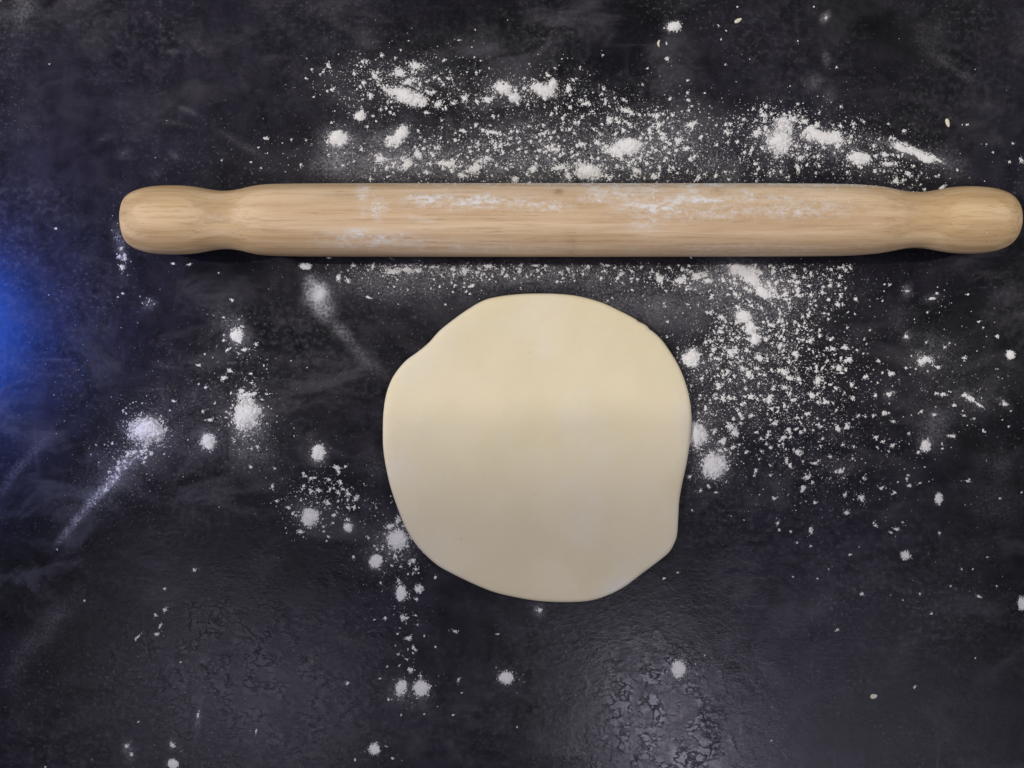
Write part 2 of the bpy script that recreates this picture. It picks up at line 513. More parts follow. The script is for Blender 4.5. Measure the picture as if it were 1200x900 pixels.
# outline runs clockwise seen from above
quads = np.stack([(r_ * ns + s_).ravel(), ((r_ + 1) * ns + s_).ravel(), ((r_ + 1) * ns + s2).ravel(), (r_ * ns + s2).ravel()], 1)
kk = np.arange(ns)
tris = np.stack([(nr - 1) * ns + kk, np.full(ns, nr * ns), (nr - 1) * ns + (kk + 1) % ns], 1)
org = np.array([cen[0], cen[1], 0])
me = mesh_np('dough', vv - org, tris, quads)
px_, py_ = vv[:, 0] / PX + 600, 450 - vv[:, 1] / PX
edge_d = np.concatenate([np.repeat([0, 0, 0, 0, .3, .6, 1, 1.0], ns), np.ones(30 * ns + 1)])
ff = 0.6 * gauss(px_, py_, 716, 690, 14, 7, -30) + 0.25 * gauss(px_, py_, 500, 420, 30, 14, -40) + 0.25 * (1 - edge_d) * (px_ < 560)
ff = ff + 0.10 * gauss(px_, py_, 480, 560, 40, 90) + 0.22 * np.clip((fbm(px_ / 60, py_ / 60, 4, 31) - 0.52) * 5, 0, 1) + 0.3 * gauss(px_, py_, 800, 500, 8, 40)
add_attr(me, 'flour_film', np.clip(ff, 0, 1))
dough = link('dough', me, dough_mat, loc=org)
tag(dough, 'round flat sheet of pale cream dough rolled out on the dark worktop', 'dough')
poly = outl


def in_dough(x, y):
    x, y = np.asarray(x), np.asarray(y)
    inside = np.zeros(x.shape, bool)
    p = poly
    j = len(p) - 1
    for i in range(len(p)):
        xi_, yi_, xj, yj = p[i, 0], p[i, 1], p[j, 0], p[j, 1]
        c_ = ((yi_ > y) != (yj > y)) & (x < (xj - xi_) * (y - yi_) / (yj - yi_ + 1e-12) + xi_)
        inside ^= c_
        j = i
    return inside


# ------------------------------------------------------------------ rolling pin
HW = [(141.0, 0), (141.2, 10), (142.3, 19.5), (145, 26.6), (149, 30.6), (154, 33.4), (160, 35.7), (168, 37.9), (178, 39.5), (190, 40.3), (200, 40.5), (214, 40.2),
      (226, 39.2), (236, 37.6), (246, 35.7), (256, 34.4), (264, 34.2), (272, 34.7), (282, 36.4), (292, 38.8), (303, 40.8), (318, 42.0),
      (340, 42.5), (380, 42.8), (500, 43.0), (620, 43.1), (760, 43.0), (900, 42.8), (970, 42.4), (1000, 41.7), (1016, 40.7), (1031, 39.2), (1046, 36.7),
      (1056, 34.7), (1066, 33.2), (1076, 32.8), (1086, 33.4), (1096, 35.0), (1106, 36.8), (1116, 38.3), (1127, 39.2), (1139, 39.5), (1152, 38.9),
      (1163, 37.7), (1172, 35.7), (1181, 32.4), (1187, 28.4), (1191.5, 23.2), (1194.5, 16.5), (1196.2, 9), (1196.6, 0)]
HW = np.array(HW, float)
ARC = np.concatenate([[0], np.cumsum(np.hypot(np.diff(HW[:, 0]), np.diff(HW[:, 1])))])


def smooth_curve(t):
    # Catmull-Rom through HW by arc length
    i = np.clip(np.searchsorted(ARC, t) - 1, 0, len(HW) - 2)
    u = (t - ARC[i]) / (ARC[i + 1] - ARC[i])
    g = lambda k: HW[np.clip(k, 0, len(HW) - 1)]
    tan = lambda k: (g(k + 1) - g(k - 1)) / (ARC[np.clip(k + 1, 0, len(HW) - 1)] - ARC[np.clip(k - 1, 0, len(HW) - 1)])[:, None]
    L = (ARC[i + 1] - ARC[i])[:, None]
    u = u[:, None]
    h00, h10, h01, h11 = 2 * u ** 3 - 3 * u ** 2 + 1, u ** 3 - 2 * u ** 2 + u, -2 * u ** 3 + 3 * u ** 2, u ** 3 - u ** 2
    return h00 * g(i) + h10 * L * tan(i) + h01 * g(i + 1) + h11 * L * tan(i + 1)


PR = 0.01735                                   # radius of the barrel
kp = PX * (H - PR) / H
TT = np.unique(np.concatenate([np.linspace(0, 190, 90), np.linspace(190, 900, 260), np.linspace(900, ARC[-1], 120)]))
curve = smooth_curve(TT)
curve[:, 1] = np.maximum(curve[:, 1], 0)
PIN_AXIS_PX = 257.9
cy = (450 - PIN_AXIS_PX) * kp
rs = PR / 43.1
NS = 144
ang = np.linspace(0, 2 * np.pi, NS, endpoint=False)
knots = [(653, 230, 3.0, 2.4, .9), (657, 232, 14, 5, .10), (836, 229, 5, 2.6, .36), (838, 231, 16, 5, .10), (668, 289, 5, 12, .16), (670, 294, 1.6, 7, .18),
         (402, 233, 14, 3, .22), (420, 238, 30, 3, .10), (210, 291, 30, 3, .10)]
pinfilm = [(429, 230, 4, 8, .9), (448, 246, 6, 8, .75), (430, 256, 4, 5, .5), (447, 258, 4, 5, .45), (488, 236, 9, 4, .75), (520, 241, 26, 6, .70), (545, 245, 20, 6, .55), (571, 241, 10, 5, .6),
           (610, 244, 22, 5, .45), (640, 248, 16, 4, .45), (698, 236, 14, 5, .7), (695, 229, 6, 5, .5), (720, 229, 14, 5, .55), (752, 229, 10, 5, .75), (765, 228, 5, 4, .6),
           (755, 248, 24, 5, .80), (788, 241, 26, 5, .80), (815, 240, 14, 4, .65), (845, 243, 14, 5, .4), (900, 243, 30, 6, .35), (930, 250, 40, 7, .33),
           (840, 258, 60, 5, .28), (752, 267, 12, 7, .45), (496, 263, 10, 3, .5), (430, 284, 30, 7, .48), (470, 288, 34, 6, .42), (415, 279, 14, 4, .5), (540, 293, 60, 4, .25),
           (700, 217, 160, 4, .50), (880, 218, 110, 4, .55), (560, 218, 70, 3, .25), (860, 295, 140, 5, .22), (1000, 222, 40, 5, .2),
           (700, 235, 250, 16, .10), (868, 231, 5, 6, .6), (806, 229, 4, 3, .6), (290, 262, 40, 12, .06), (260, 258, 20, 8, .10)]


def pin_strip(i0, i1, name, parent):
    cv = curve[i0:i1]
    X = cv[:, 0] - 600
    X = X * (1 - np.where(X < 0, 0.022, 0.0062) * (np.abs(X) / 600) ** 3) * kp
    R = cv[:, 1] * rs
    xx = np.repeat(X, NS)
    yy = (R[:, None] * np.cos(ang)[None]).ravel()
    zz_ = (R[:, None] * np.sin(ang)[None]).ravel()
    # tiny hand-turned unevenness
    vv = np.stack([xx, yy, zz_ + PR], 1)
    m = len(cv)
    r_, s_ = np.meshgrid(np.arange(m - 1), np.arange(NS), indexing='ij')
    s2 = (s_ + 1) % NS
    q = np.stack([(r_ * NS + s_).ravel(), ((r_ + 1) * NS + s_).ravel(), ((r_ + 1) * NS + s2).ravel(), (r_ * NS + s2).ravel()], 1)[:, ::-1]
    me = mesh_np(name, vv, None, q)
    px = np.repeat(cv[:, 0], NS)
    py = PIN_AXIS_PX - (cv[:, 1][:, None] * np.cos(ang)[None]).ravel()
    top = (zz_ > -0.25 * PR)
    kn = np.zeros(len(vv))
    for (x, y, sx, sy, s) in knots:
        kn += s * gauss(px, py, x, y, sx, sy)
    fl = np.zeros(len(vv))
    pinfilm_k = 0.95
    wob = (fbm(px / 14, py / 7, 3, 4) - .5)
    for (x, y, sx, sy, s) in pinfilm:
        fl += s * gauss(px + wob * 10, py + wob * 5, x, y, sx, sy)
    add_attr(me, 'knot', np.clip(kn * top, 0, 1))
    add_attr(me, 'flour_film', np.clip(fl * top * pinfilm_k * (0.4 + 1.1 * fbm(px / 9, py / 6, 3, 6)), 0, 1))
    et = np.clip((np.abs(px - 660) - 250) / 200, 0, 1)
    add_attr(me, 'end_tone', et)
    return link(name, me, wood_mat, parent)


pin = bpy.data.objects.new('rolling_pin', None)
pin.empty_display_size = 0.02
pin.location = (0, cy, 0)
C.objects.link(pin)
tag(pin, 'long pale wooden rolling pin with turned handles, dusted with flour, lying above the dough', 'rolling pin')
iL = int(np.argmin(np.abs(curve[:, 0] - 262)))
iR = int(np.argmin(np.abs(curve[:, 0] - 1076)))
pin_strip(iL, iR + 1, 'barrel', pin)
pin_strip(0, iL + 1, 'handle', pin)
pin_strip(iR, len(curve), 'handle', pin)


def pin_surface(px, s):
    """point on the pin at photo column px, s = -1 (far edge) .. 1 (near edge), with its normal"""
    hw = np.interp(px, curve[:, 0], curve[:, 1])
    y = -s
    zc = np.sqrt(np.maximum(0, 1 - s * s))
    R = hw * rs
    return np.stack([(px - 600) * kp, cy + y * R, PR + zc * R], 1), np.stack([np.zeros_like(s), y, zc], 1)


# ------------------------------------------------------------------ flour grains
# low dome: apex, ring of 6, base ring of 6 (18 triangles); small: apex + base ring of 5 (5 triangles)
def dome_template(n, two):
    a = np.arange(n) * 2 * np.pi / n
    vs = [[0, 0, 1]]
    tr = []
    if two:
        vs += [[.62 * math.cos(t), .62 * math.sin(t), .76] for t in a]
        vs += [[math.cos(t + .3), math.sin(t + .3), 0] for t in a]
        for k in range(n):
            k2 = (k + 1) % n
            tr += [(0, 1 + k, 1 + k2), (1 + k, 1 + n + k, 1 + n + k2), (1 + k, 1 + n + k2, 1 + k2)]
    else:
        vs += [[math.cos(t), math.sin(t), 0] for t in a]
        for k in range(n):
            tr.append((0, 1 + k, 1 + (k + 1) % n))
    return np.array(vs, float), np.array(tr)


T_BIG = dome_template(6, True)
T_SML = dome_template(5, False)


def grains(pos, r, normal=None, flat=(0.45, 0.85)):
    """pos (n,3) metres, r (n) metres -> verts, tris"""
    V, F, base = [], [], 0
    for big in (True, False):
        m = (r >= 0.00028) if big else (r < 0.00028)
        k = int(m.sum())
        if not k:
            continue
        tv, tf = T_BIG if big else T_SML
        nv = len(tv)
        p, rr = pos[m], r[m]
        a = rng.random(k) * 2 * np.pi
        st = rng.uniform(0.72, 1.35, k)
        jit = rng.uniform(0.72, 1.25, (k, nv, 1))
        loc = tv[None] * jit
        x = loc[:, :, 0] * st[:, None]
        y = loc[:, :, 1] / st[:, None]
        zq = loc[:, :, 2] * rng.uniform(flat[0], flat[1], (k, 1))
        ca, sa = np.cos(a)[:, None], np.sin(a)[:, None]
        X = (x * ca - y * sa) * rr[:, None]
        Y = (x * sa + y * ca) * rr[:, None]
        Z = zq * rr[:, None]
        if normal is not None:
            nn = normal[m]
            # tangent frame: x axis stays, second tangent = n x x
            ty = np.stack([np.zeros(k), nn[:, 2], -nn[:, 1]], 1)
            q = p[:, None, :] + X[:, :, None] * np.array([1, 0, 0])[None, None] + Y[:, :, None] * ty[:, None] + Z[:, :, None] * nn[:, None]
        else:
            q = p[:, None, :] + np.stack([X, Y, Z], 2)
        V.append(q.reshape(-1, 3))
        F.append((tf[None] + (np.arange(k) * nv)[:, None, None] + base).reshape(-1, 3))
        base += k * nv
    return np.concatenate(V), np.concatenate(F)


def pareto(n, lo, hi, a):
    u = rng.random(n)
    return np.clip(lo * (1 - u) ** (-1 / a), lo, hi)


def scatter(x, y, sx, sy, ang_, n, lo=0.42, hi=2.2, a=2.3, clump=0.55, power=1.0, sc_=11.0):
    """grain centres in photo pixels: an uneven cloud; clump = how strongly it breaks into patches"""
    n = max(4, int(n * (0.62 if lo > .29 else 1.1)))
    t = math.radians(ang_)
    m = int(n * (1 + 2.2 * clump)) + 8
    u = rng.normal(0, 1, m) * sx
    q = rng.normal(0, 1, m) * sy
    X = x + u * math.cos(t) - q * math.sin(t)
    Y = y + u * math.sin(t) + q * math.cos(t)
    dens = fbm(X / sc_, Y / sc_, 3, 12)
    keep = rng.random(m) < np.clip((1 - clump) + clump * np.clip((dens - 0.40) * 4.2, 0, 1.2), 0, 1)
    X, Y = X[keep][:n], Y[keep][:n]
    R = pareto(len(X), lo, hi, a)
    # larger grains are clumps of small ones
    bx, by, br = [X], [Y], [R]
    bigi = np.where(R > 1.15)[0]
    for i in bigi:
        k = int(3 + R[i] * 3)
        d = rng.normal(0, R[i] * 0.75, (k, 2))
        bx.append(X[i] + d[:, 0])
        by.append(Y[i] + d[:, 1])
        br.append(rng.uniform(0.35, 0.75, k) * min(R[i], 1.8) * .8)
    return np.concatenate(bx), np.concatenate(by), np.concatenate(br)


def clump_at(x, y, rx, ry, ang_=0, dens=1.0):
    """a small crumb of flour: packed grains, thinning outward"""
    t = math.radians(ang_)
    n = int(dens * (10 + 2.6 * rx * ry))
    rr = np.abs(rng.normal(0, 0.50, n))
    th_ = rng.random(n) * 2 * np.pi
    wob = 1 + 0.35 * np.sin(th_ * 2 + rng.random() * 6) + 0.25 * np.sin(th_ * 3 + rng.random() * 6)
    u, q = rr * np.cos(th_) * rx * wob, rr * np.sin(th_) * ry * wob
    X = x + u * math.cos(t) - q * math.sin(t)
    Y = y + u * math.sin(t) + q * math.cos(t)
    core = np.exp(-rr * rr * 2)
    R = rng.uniform(0.4, 0.8, n) * (0.55 + 0.75 * core) * min(1.5, 0.75 + 0.06 * (rx + ry))
    return X, Y, R


def build_scatter(name, label, lists):
    X = np.concatenate([l[0] for l in lists])
    Y = np.concatenate([l[1] for l in lists])
    R = np.concatenate([l[2] for l in lists])
    cx, cy_ = 600 + (X - 600) , Y
    # nothing under the sheet of dough
    ins = in_dough(600 + (X - 600) * 1.004, 450 + (Y - 450) * 1.004)
    ok = ~ins & ~((Y > 296) & (Y < 308.5) & (X > 300) & (X < 1040) & (rng.random(len(X)) > .12))
    X, Y, R = X[ok], Y[ok], R[ok]
    pos = np.stack([(X - 600) * PX, (450 - Y) * PX, np.full(len(X), -0.00002)], 1)
    V, F = grains(pos, R * PX * 0.86)
    me = mesh_np(name, V, F, None, smooth=True)
    o = link(name, me, flour_mat)
    tag(o, label, kind='stuff')
    print(name, len(X), 'grains', len(F), 'tris')
    return o


S = scatter
above = [
    # x, y, sx, sy, angle, n
    S(470, 88, 45, 16, 0, 420), S(440, 95, 38, 14, 10, 200), S(475, 105, 40, 14, 8, 320, hi=2.6), S(540, 112, 48, 11, 2, 300), S(560, 95, 60, 18, 0, 160),
    S(605, 108, 36, 11, 4, 360, hi=2.6), S(645, 104, 34, 12, 0, 280), S(690, 122, 34, 12, 15, 240), S(735, 135, 34, 14, 10, 260), S(770, 142, 26, 12, 0, 180),
    S(420, 125, 30, 14, 20, 90), S(520, 185, 60, 18, 0, 620), S(480, 190, 40, 12, 0, 300), S(590, 185, 50, 20, 0, 800), S(640, 175, 55, 22, 0, 700), S(690, 190, 55, 14, 0, 600),
    S(735, 175, 40, 18, 0, 420), S(790, 165, 38, 22, 0, 480), S(830, 155, 30, 18, 0, 260), S(820, 190, 40, 16, 0, 300), S(760, 198, 60, 10, 0, 320),
    S(560, 160, 60, 10, -4, 240), S(660, 150, 55, 12, 0, 260), S(600, 135, 120, 14, 0, 140),
    S(905, 165, 26, 24, 0, 420), S(930, 145, 34, 12, 5, 300), S(965, 165, 38, 15, 8, 420), S(1005, 180, 34, 16, 10, 330), S(1045, 185, 26, 14, 20, 220), S(1052, 205, 22, 9, 0, 150),
    S(960, 195, 50, 12, 0, 240), S(890, 150, 26, 16, 0, 160), S(1090, 190, 26, 10, 20, 70), S(940, 130, 50, 10, 0, 90), S(860, 190, 20, 18, 0, 120),
    S(1150, 170, 40, 40, 0, 16), S(700, 80, 140, 30, 0, 50, hi=1.2), S(560, 70, 90, 22, 0, 40, hi=1.2), S(395, 185, 22, 18, 0, 120), S(385, 90, 18, 10, 0, 24), S(330, 180, 30, 22, 0, 26, hi=1.2),
    # fine haze
    S(600, 180, 130, 24, 0, 2600, .23, .46, 4), S(760, 175, 70, 28, 0, 1300, .23, .46, 4), S(480, 100, 55, 22, 0, 900, .23, .46, 4), S(640, 110, 70, 18, 0, 800, .23, .46, 4),
    S(965, 168, 65, 24, 8, 1500, .23, .46, 4), S(430, 180, 40, 22, 0, 500, .23, .46, 4),
]
for (x, y, rx, ry, a) in [
    (426, 97, 5, 4, 20), (415, 86, 3, 6, -15), (439, 89, 7, 4, 40), (469, 85, 9, 9, 0), (487, 77, 10, 8, 20), (478, 96, 8, 6, 0), (434, 111, 4, 4, 0),
    (457, 131, 3, 3, 0), (500, 132, 5, 3, 15), (514, 122, 8, 5, -10), (531, 121, 4, 4, 0), (545, 115, 7, 5, -30), (492, 99, 3, 4, 0), (526, 92, 4, 3, 0),
    (572, 117, 9, 6, -20), (446, 186, 11, 7, 0), (477, 192, 10, 9, 10), (490, 181, 7, 8, 20), (500, 202, 6, 4, 0), (525, 192, 15, 7, 0), (557, 197, 12, 10, 0), (542, 206, 7, 5, 0),
    (570, 185, 5, 4, 0), (542, 153, 6, 3, 5), (577, 155, 15, 3, 8), (566, 152, 4, 3, 0), (604, 210, 8, 4, -10), (625, 197, 6, 5, 0), (666, 105, 6, 5, 0), (687, 121, 8, 5, -10), (710, 120, 2.4, 3, 0),
    (735, 130, 11, 4, 8), (714, 141, 6, 6, -30), (722, 139, 3, 3, 0), (731, 117, 3, 4, 0), (720, 115, 2.4, 2.4, 0), (770, 136, 6, 5, 0), (772, 146, 6, 4, 0), (785, 116, 3, 3, 0),
    (777, 162, 6, 4, 0), (795, 165, 7, 7, 20), (810, 146, 9, 5, 0), (700, 167, 7, 5, 0), (682, 169, 5, 4, 20), (710, 172, 6, 4, 0), (657, 196, 16, 5, 0), (666, 207, 6, 4, 0),
    (637, 157, 5, 3, 20), (649, 155, 3, 3, 0), (632, 176, 5, 3, 0), (650, 175, 10, 3, 0), (805, 174, 6, 5, 0), (746, 200, 8, 5, 0), (767, 207, 5, 5, 0),
    (887, 156, 7, 7, 0), (895, 135, 6, 5, 0), (897, 150, 5, 4, 0), (917, 141, 12, 6, 5), (930, 139, 6, 5, 0), (957, 146, 4, 7, 10), (943, 142, 6, 4, 0), (1037, 181, 6, 5, 0),
    (1041, 192, 10, 4, 5), (1050, 212, 5, 6, 20), (1064, 203, 5, 5, 0), (1084, 222, 3, 3, 0), (1104, 220, 7, 3, -20), (946, 193, 3, 3, 0), (935, 198, 4, 7, -10), (938, 185, 7, 4, 0), (902, 203, 3, 3, 0),
    (982, 171, 7, 4, 0), (1100, 188, 8, 2, 20), (1090, 190, 3, 2, 0), (782, 69, 4, 3.5, 0), (781, 51, 2, 2, 0), (806, 94, 2, 2.6, 0), (826, 109, 2, 2, 0), (759, 80, 1.7, 1.7, 0), (806, 117, 3, 3, 0), (810, 124, 3, 2, 0),
    (1133, 146, 3, 2, -10), (1187, 168, 2, 2, 0), (1183, 190, 3, 2, 0), (1197, 188, 4, 4, 0), (864, 8, 1.5, 1.5, 0), (968, 21, 2, 3, 30), (954, 8, 1.4, 1.4, 0), (935, 48, 1.2, 1.5, 0), (842, 30, 1.5, 1.5, 0), (851, 36, 1.5, 1.5, 0), (845, 46, 1.5, 1.5, 0),
    (359, 92, 3, 2, 20), (312, 162, 4, 3, 0), (303, 173, 1.6, 1.6, 0), (294, 190, 1.6, 1.6, 0), (260, 188, 1.4, 1.4, 0), (306, 197, 1.6, 1.6, 0), (557, 35, 1.6, 1.4, 0), (538, 47, 2.4, 1.3, 0), (556, 67, 1.6, 1.6, 0), (563, 71, 1.6, 1.6, 0), (573, 80, 1.7, 1.5, 0), (620, 75, 1.5, 1.5, 0), (58, 75, 1.2, 1, 0)]:
    above.append(clump_at(x, y, rx, ry, a))
build_scatter('flour_scatter', 'loose specks of flour strewn over the worktop above the rolling pin', above)

below = [
    S(480, 316, 36, 7, 0, 420), S(560, 317, 45, 6, 0, 360), S(440, 325, 28, 10, 15, 150), S(640, 318, 60, 6, 0, 260), S(520, 335, 50, 10, 0, 120, hi=1.3), S(720, 318, 50, 7, 0, 240),
    S(780, 322, 34, 8, 0, 260), S(740, 345, 50, 12, 10, 90, hi=1.2), S(840, 325, 34, 12, 0, 420), S(880, 335, 34, 16, 20, 420), S(930, 335, 34, 18, 0, 560), S(970, 335, 20, 16, 0, 130), S(940, 320, 40, 8, 0, 200),
    S(870, 385, 34, 24, 0, 620), S(910, 375, 40, 26, 0, 720), S(950, 385, 30, 26, 0, 260), S(845, 410, 26, 20, 0, 480), S(900, 425, 40, 24, 0, 760), S(860, 450, 34, 24, 0, 600), S(940, 440, 34, 26, 0, 480),
    S(905, 480, 48, 24, 0, 460), S(960, 490, 36, 26, 0, 330), S(990, 430, 24, 22, 0, 130), S(870, 505, 34, 22, 0, 190), S(940, 530, 46, 24, 0, 260), S(990, 540, 36, 26, 0, 150), S(960, 570, 40, 14, 0, 90),
    S(1040, 460, 50, 50, 0, 110), S(1090, 430, 34, 24, 0, 80), S(1120, 470, 40, 20, 0, 80), S(1050, 540, 50, 30, 0, 60), S(1000, 590, 60, 18, 0, 50), S(1100, 370, 50, 24, 0, 40, hi=1.3), S(1150, 440, 40, 60, 0, 40, hi=1.3),
    S(1060, 340, 30, 20, 0, 26, hi=1.2), S(1080, 610, 60, 50, 0, 26), S(1100, 690, 60, 20, 0, 12, hi=1.2), S(840, 530, 20, 20, 0, 160), S(820, 500, 14, 22, 0, 110), S(840, 590, 60, 40, 0, 22, hi=1.1),
    S(820, 450, 20, 34, 0, 180, hi=1.2),
    S(890, 400, 60, 60, 0, 2600, .23, .46, 4), S(870, 440, 50, 40, 0, 1200, .23, .46, 4), S(900, 330, 60, 14, 0, 900, .23, .46, 4), S(760, 335, 70, 16, 4, 800, .23, .46, 4), S(540, 318, 90, 9, 0, 900, .23, .46, 4),
    S(500, 335, 60, 12, 0, 350, .23, .46, 4), S(950, 500, 60, 50, 0, 1000, .23, .46, 4), S(835, 535, 22, 24, 0, 500, .23, .46, 4), S(1095, 440, 50, 50, 0, 350, .23, .46, 4),
]
for (x, y, rx, ry, a) in [
    (478, 316, 10, 5, 0), (460, 318, 14, 6, 0), (490, 317, 8, 4, 0), (414, 311, 4, 3, 0), (397, 325, 5, 5, 30), (408, 329, 4, 5, 0), (431, 348, 6, 2, 25), (545, 318, 8, 5, 0), (531, 315, 6, 3, 0),
    (572, 312, 9, 3, 0), (550, 336, 3, 2, 0), (533, 334, 3, 2, 0), (515, 336, 2.4, 2.4, 0), (611, 310, 4, 3, 0), (628, 311, 6, 2.6, 0), (592, 324, 3, 2, -20), (666, 316, 3, 3, 0), (712, 311, 4, 3, 0), (728, 321, 6, 4, 0), (741, 318, 3, 3, 0), (653, 330, 2.4, 2.4, 0), (741, 340, 2.4, 2.4, 0), (740, 330, 1.5, 1.5, 0),
    (797, 329, 11, 6, 0), (817, 323, 11, 7, 0), (830, 329, 7, 5, 0), (773, 326, 8, 5, 0), (846, 372, 7, 4, 10), (845, 389, 5, 4, 0), (836, 410, 5, 4.5, 0), (856, 413, 10, 5, 10), (890, 419, 10, 5, 28), (875, 410, 4, 4, 0), (846, 399, 4, 3, 0),
    (861, 507, 8, 6, 0), (847, 517, 6, 6, 0), (919, 436, 7, 7, 0), (926, 443, 7, 4, 20), (936, 444, 4, 4, 0), (932, 415, 6, 6, 0), (914, 405, 4, 5, 0), (959, 446, 6, 9, 15), (957, 431, 3, 5, 0), (983, 432, 7, 5, -25), (995, 421, 6, 4, -20), (990, 407, 6, 4, 0), (976, 409, 4, 4, 0),
    (880, 465, 6, 5, -30), (847, 467, 5, 5, 0), (902, 466, 6, 5, 0), (951, 464, 5, 6, 0), (920, 454, 5, 4, 0), (968, 471, 6, 4, 0), (946, 485, 5, 4, 0), (982, 502, 5, 6, 0), (993, 500, 6, 4, -20), (998, 451, 4, 4, 0), (881, 487, 4, 4, 0), (860, 491, 3, 4, 0), (908, 496, 6, 4, 0), (924, 503, 4, 4, 0), (868, 496, 3, 3, 0),
    (842, 451, 6, 4, 0), (870, 432, 5, 4, 0), (877, 438, 7, 5, -30), (887, 432, 5, 4, 0), (853, 435, 4, 4, 0), (918, 513, 4, 5, 0), (935, 530, 5, 6, -30), (922, 540, 3, 5, 0), (926, 546, 4, 4, 0), (962, 500, 3, 3, 0), (1, 1, 0.1, 0.1, 0), (964, 514, 3, 3, 0), (988, 521, 3, 2.6, 0), (973, 535, 3, 3, 0), (955, 543, 5, 3, 0), (903, 524, 2.6, 4, 0), (892, 514, 3, 2, 0),
    (982, 357, 4, 5, -30), (965, 336, 3, 2.4, 0), (973, 334, 4, 4, 0), (941, 371, 2.5, 4, 0), (966, 367, 3.5, 2.2, 0), (920, 345, 7, 4, -20), (935, 340, 5, 4, 0), (935, 387, 4, 3, 0), (902, 381, 4, 3, 0), (898, 397, 4, 4, 0),
    (1085, 421, 9, 8, 0), (1079, 424, 6, 5, 0), (1099, 430, 5, 3, 0), (1062, 394, 4, 4, 0), (1044, 438, 7, 4, 0), (1030, 423, 4, 3, 0), (1013, 442, 3, 4, 0), (1042, 462, 5, 5, 0), (1026, 463, 3, 4, 0), (1137, 467, 9, 5, 20), (1130, 463, 5, 3, 0), (1148, 475, 7, 2.5, 30), (1177, 473, 7, 3, 30), (1169, 394, 4, 3, 0), (1147, 377, 3, 2, 0), (1152, 384, 1.6, 1.4, 0), (1134, 345, 3, 2, 0), (1092, 350, 6, 2.6, -10), (1098, 344, 3, 2, 0), (1063, 341, 3, 2.4, 0),
    (1105, 462, 5, 4, 0), (1097, 461, 3, 2.5, 0), (1118, 475, 5, 2.5, 0), (1130, 487, 4, 2, 0), (1080, 482, 3, 3, 0), (1095, 486, 4, 3, 0), (1116, 511, 6, 3, 10), (1036, 484, 4, 5, 0), (1047, 494, 4, 2.5, 0), (1006, 487, 3, 3, 0), (1065, 508, 3, 2, 0), (1046, 522, 4, 4, 0), (1182, 500, 2, 1.4, 0), (1107, 407, 3, 2, 0), (1068, 417, 1.5, 1.5, 0), (1087, 366, 2, 1.6, 0),
    (886, 552, 4, 4, 0), (946, 559, 7, 4, 0), (941, 573, 5, 5, 0), (903, 557, 2.5, 2.5, 0), (1010, 584, 5, 7, 0), (990, 580, 3, 4, 0), (992, 601, 6, 3, 0), (984, 553, 3, 4, 0), (950, 622, 4.5, 5.5, 0), (955, 589, 3, 3, 0), (911, 613, 2.4, 4, 0), (913, 621, 2, 3, 0), (927, 623, 2, 2.4, 0), (934, 636, 1.8, 1.8, 0), (950, 640, 1.6, 2, 0), (1051, 620, 5, 3.5, 0), (1044, 624, 3, 2, 0), (1058, 612, 1.8, 1.8, 0), (1101, 625, 2.6, 2.6, 0), (1026, 616, 4, 2, 35), (1083, 524, 6, 7, 0), (1066, 569, 3.5, 3, 0), (1078, 566, 3, 1.8, 0), (1064, 557, 2, 1.7, 0), (1035, 571, 1.8, 1.8, 0), (996, 650, 3, 2, -20),
    (1061, 651, 5, 5, 0), (1010, 696, 3, 3.4, 0), (981, 738, 3, 2.6, 0), (1072, 805, 2.4, 2.6, 0), (778, 678, 2.6, 2.8, 0), (794, 671, 2.2, 1.8, 0), (1147, 699, 4, 2.2, 20), (1092, 719, 2.6, 2.4, 0), (1078, 696, 1.8, 2, 0), (1127, 667, 1.6, 1.2, 0), (1140, 667, 1.6, 1.2, 0), (1157, 653, 1.8, 1.4, 0), (1114, 687, 1.6, 1.3, 0), (1168, 687, 1.6, 1.3, 0), (958, 678, 1.7, 1.5, 0), (929, 676, 1.7, 1.5, 0), (971, 667, 1.5, 1.3, 0), (839, 577, 2.6, 2.2, 0), (821, 575, 3, 3, 0), (811, 598, 1.6, 1.6, 0), (808, 559, 4, 3, 0), (1134, 564, 4, 2, 0), (1136, 562, 2, 2, 0), (1172, 584, 2, 2, 0), (1197, 577, 2, 1.5, 0), (1058, 703, 1.4, 1.4, 0), (826, 768, 1.3, 1.3, 0), (1143, 771, 1.4, 1.2, 0), (904, 868, 1.4, 1.4, 0)]:
    below.append(clump_at(x, y, rx, ry, a))
build_scatter('flour_scatter', 'loose specks of flour strewn below the rolling pin and right of the dough', below)

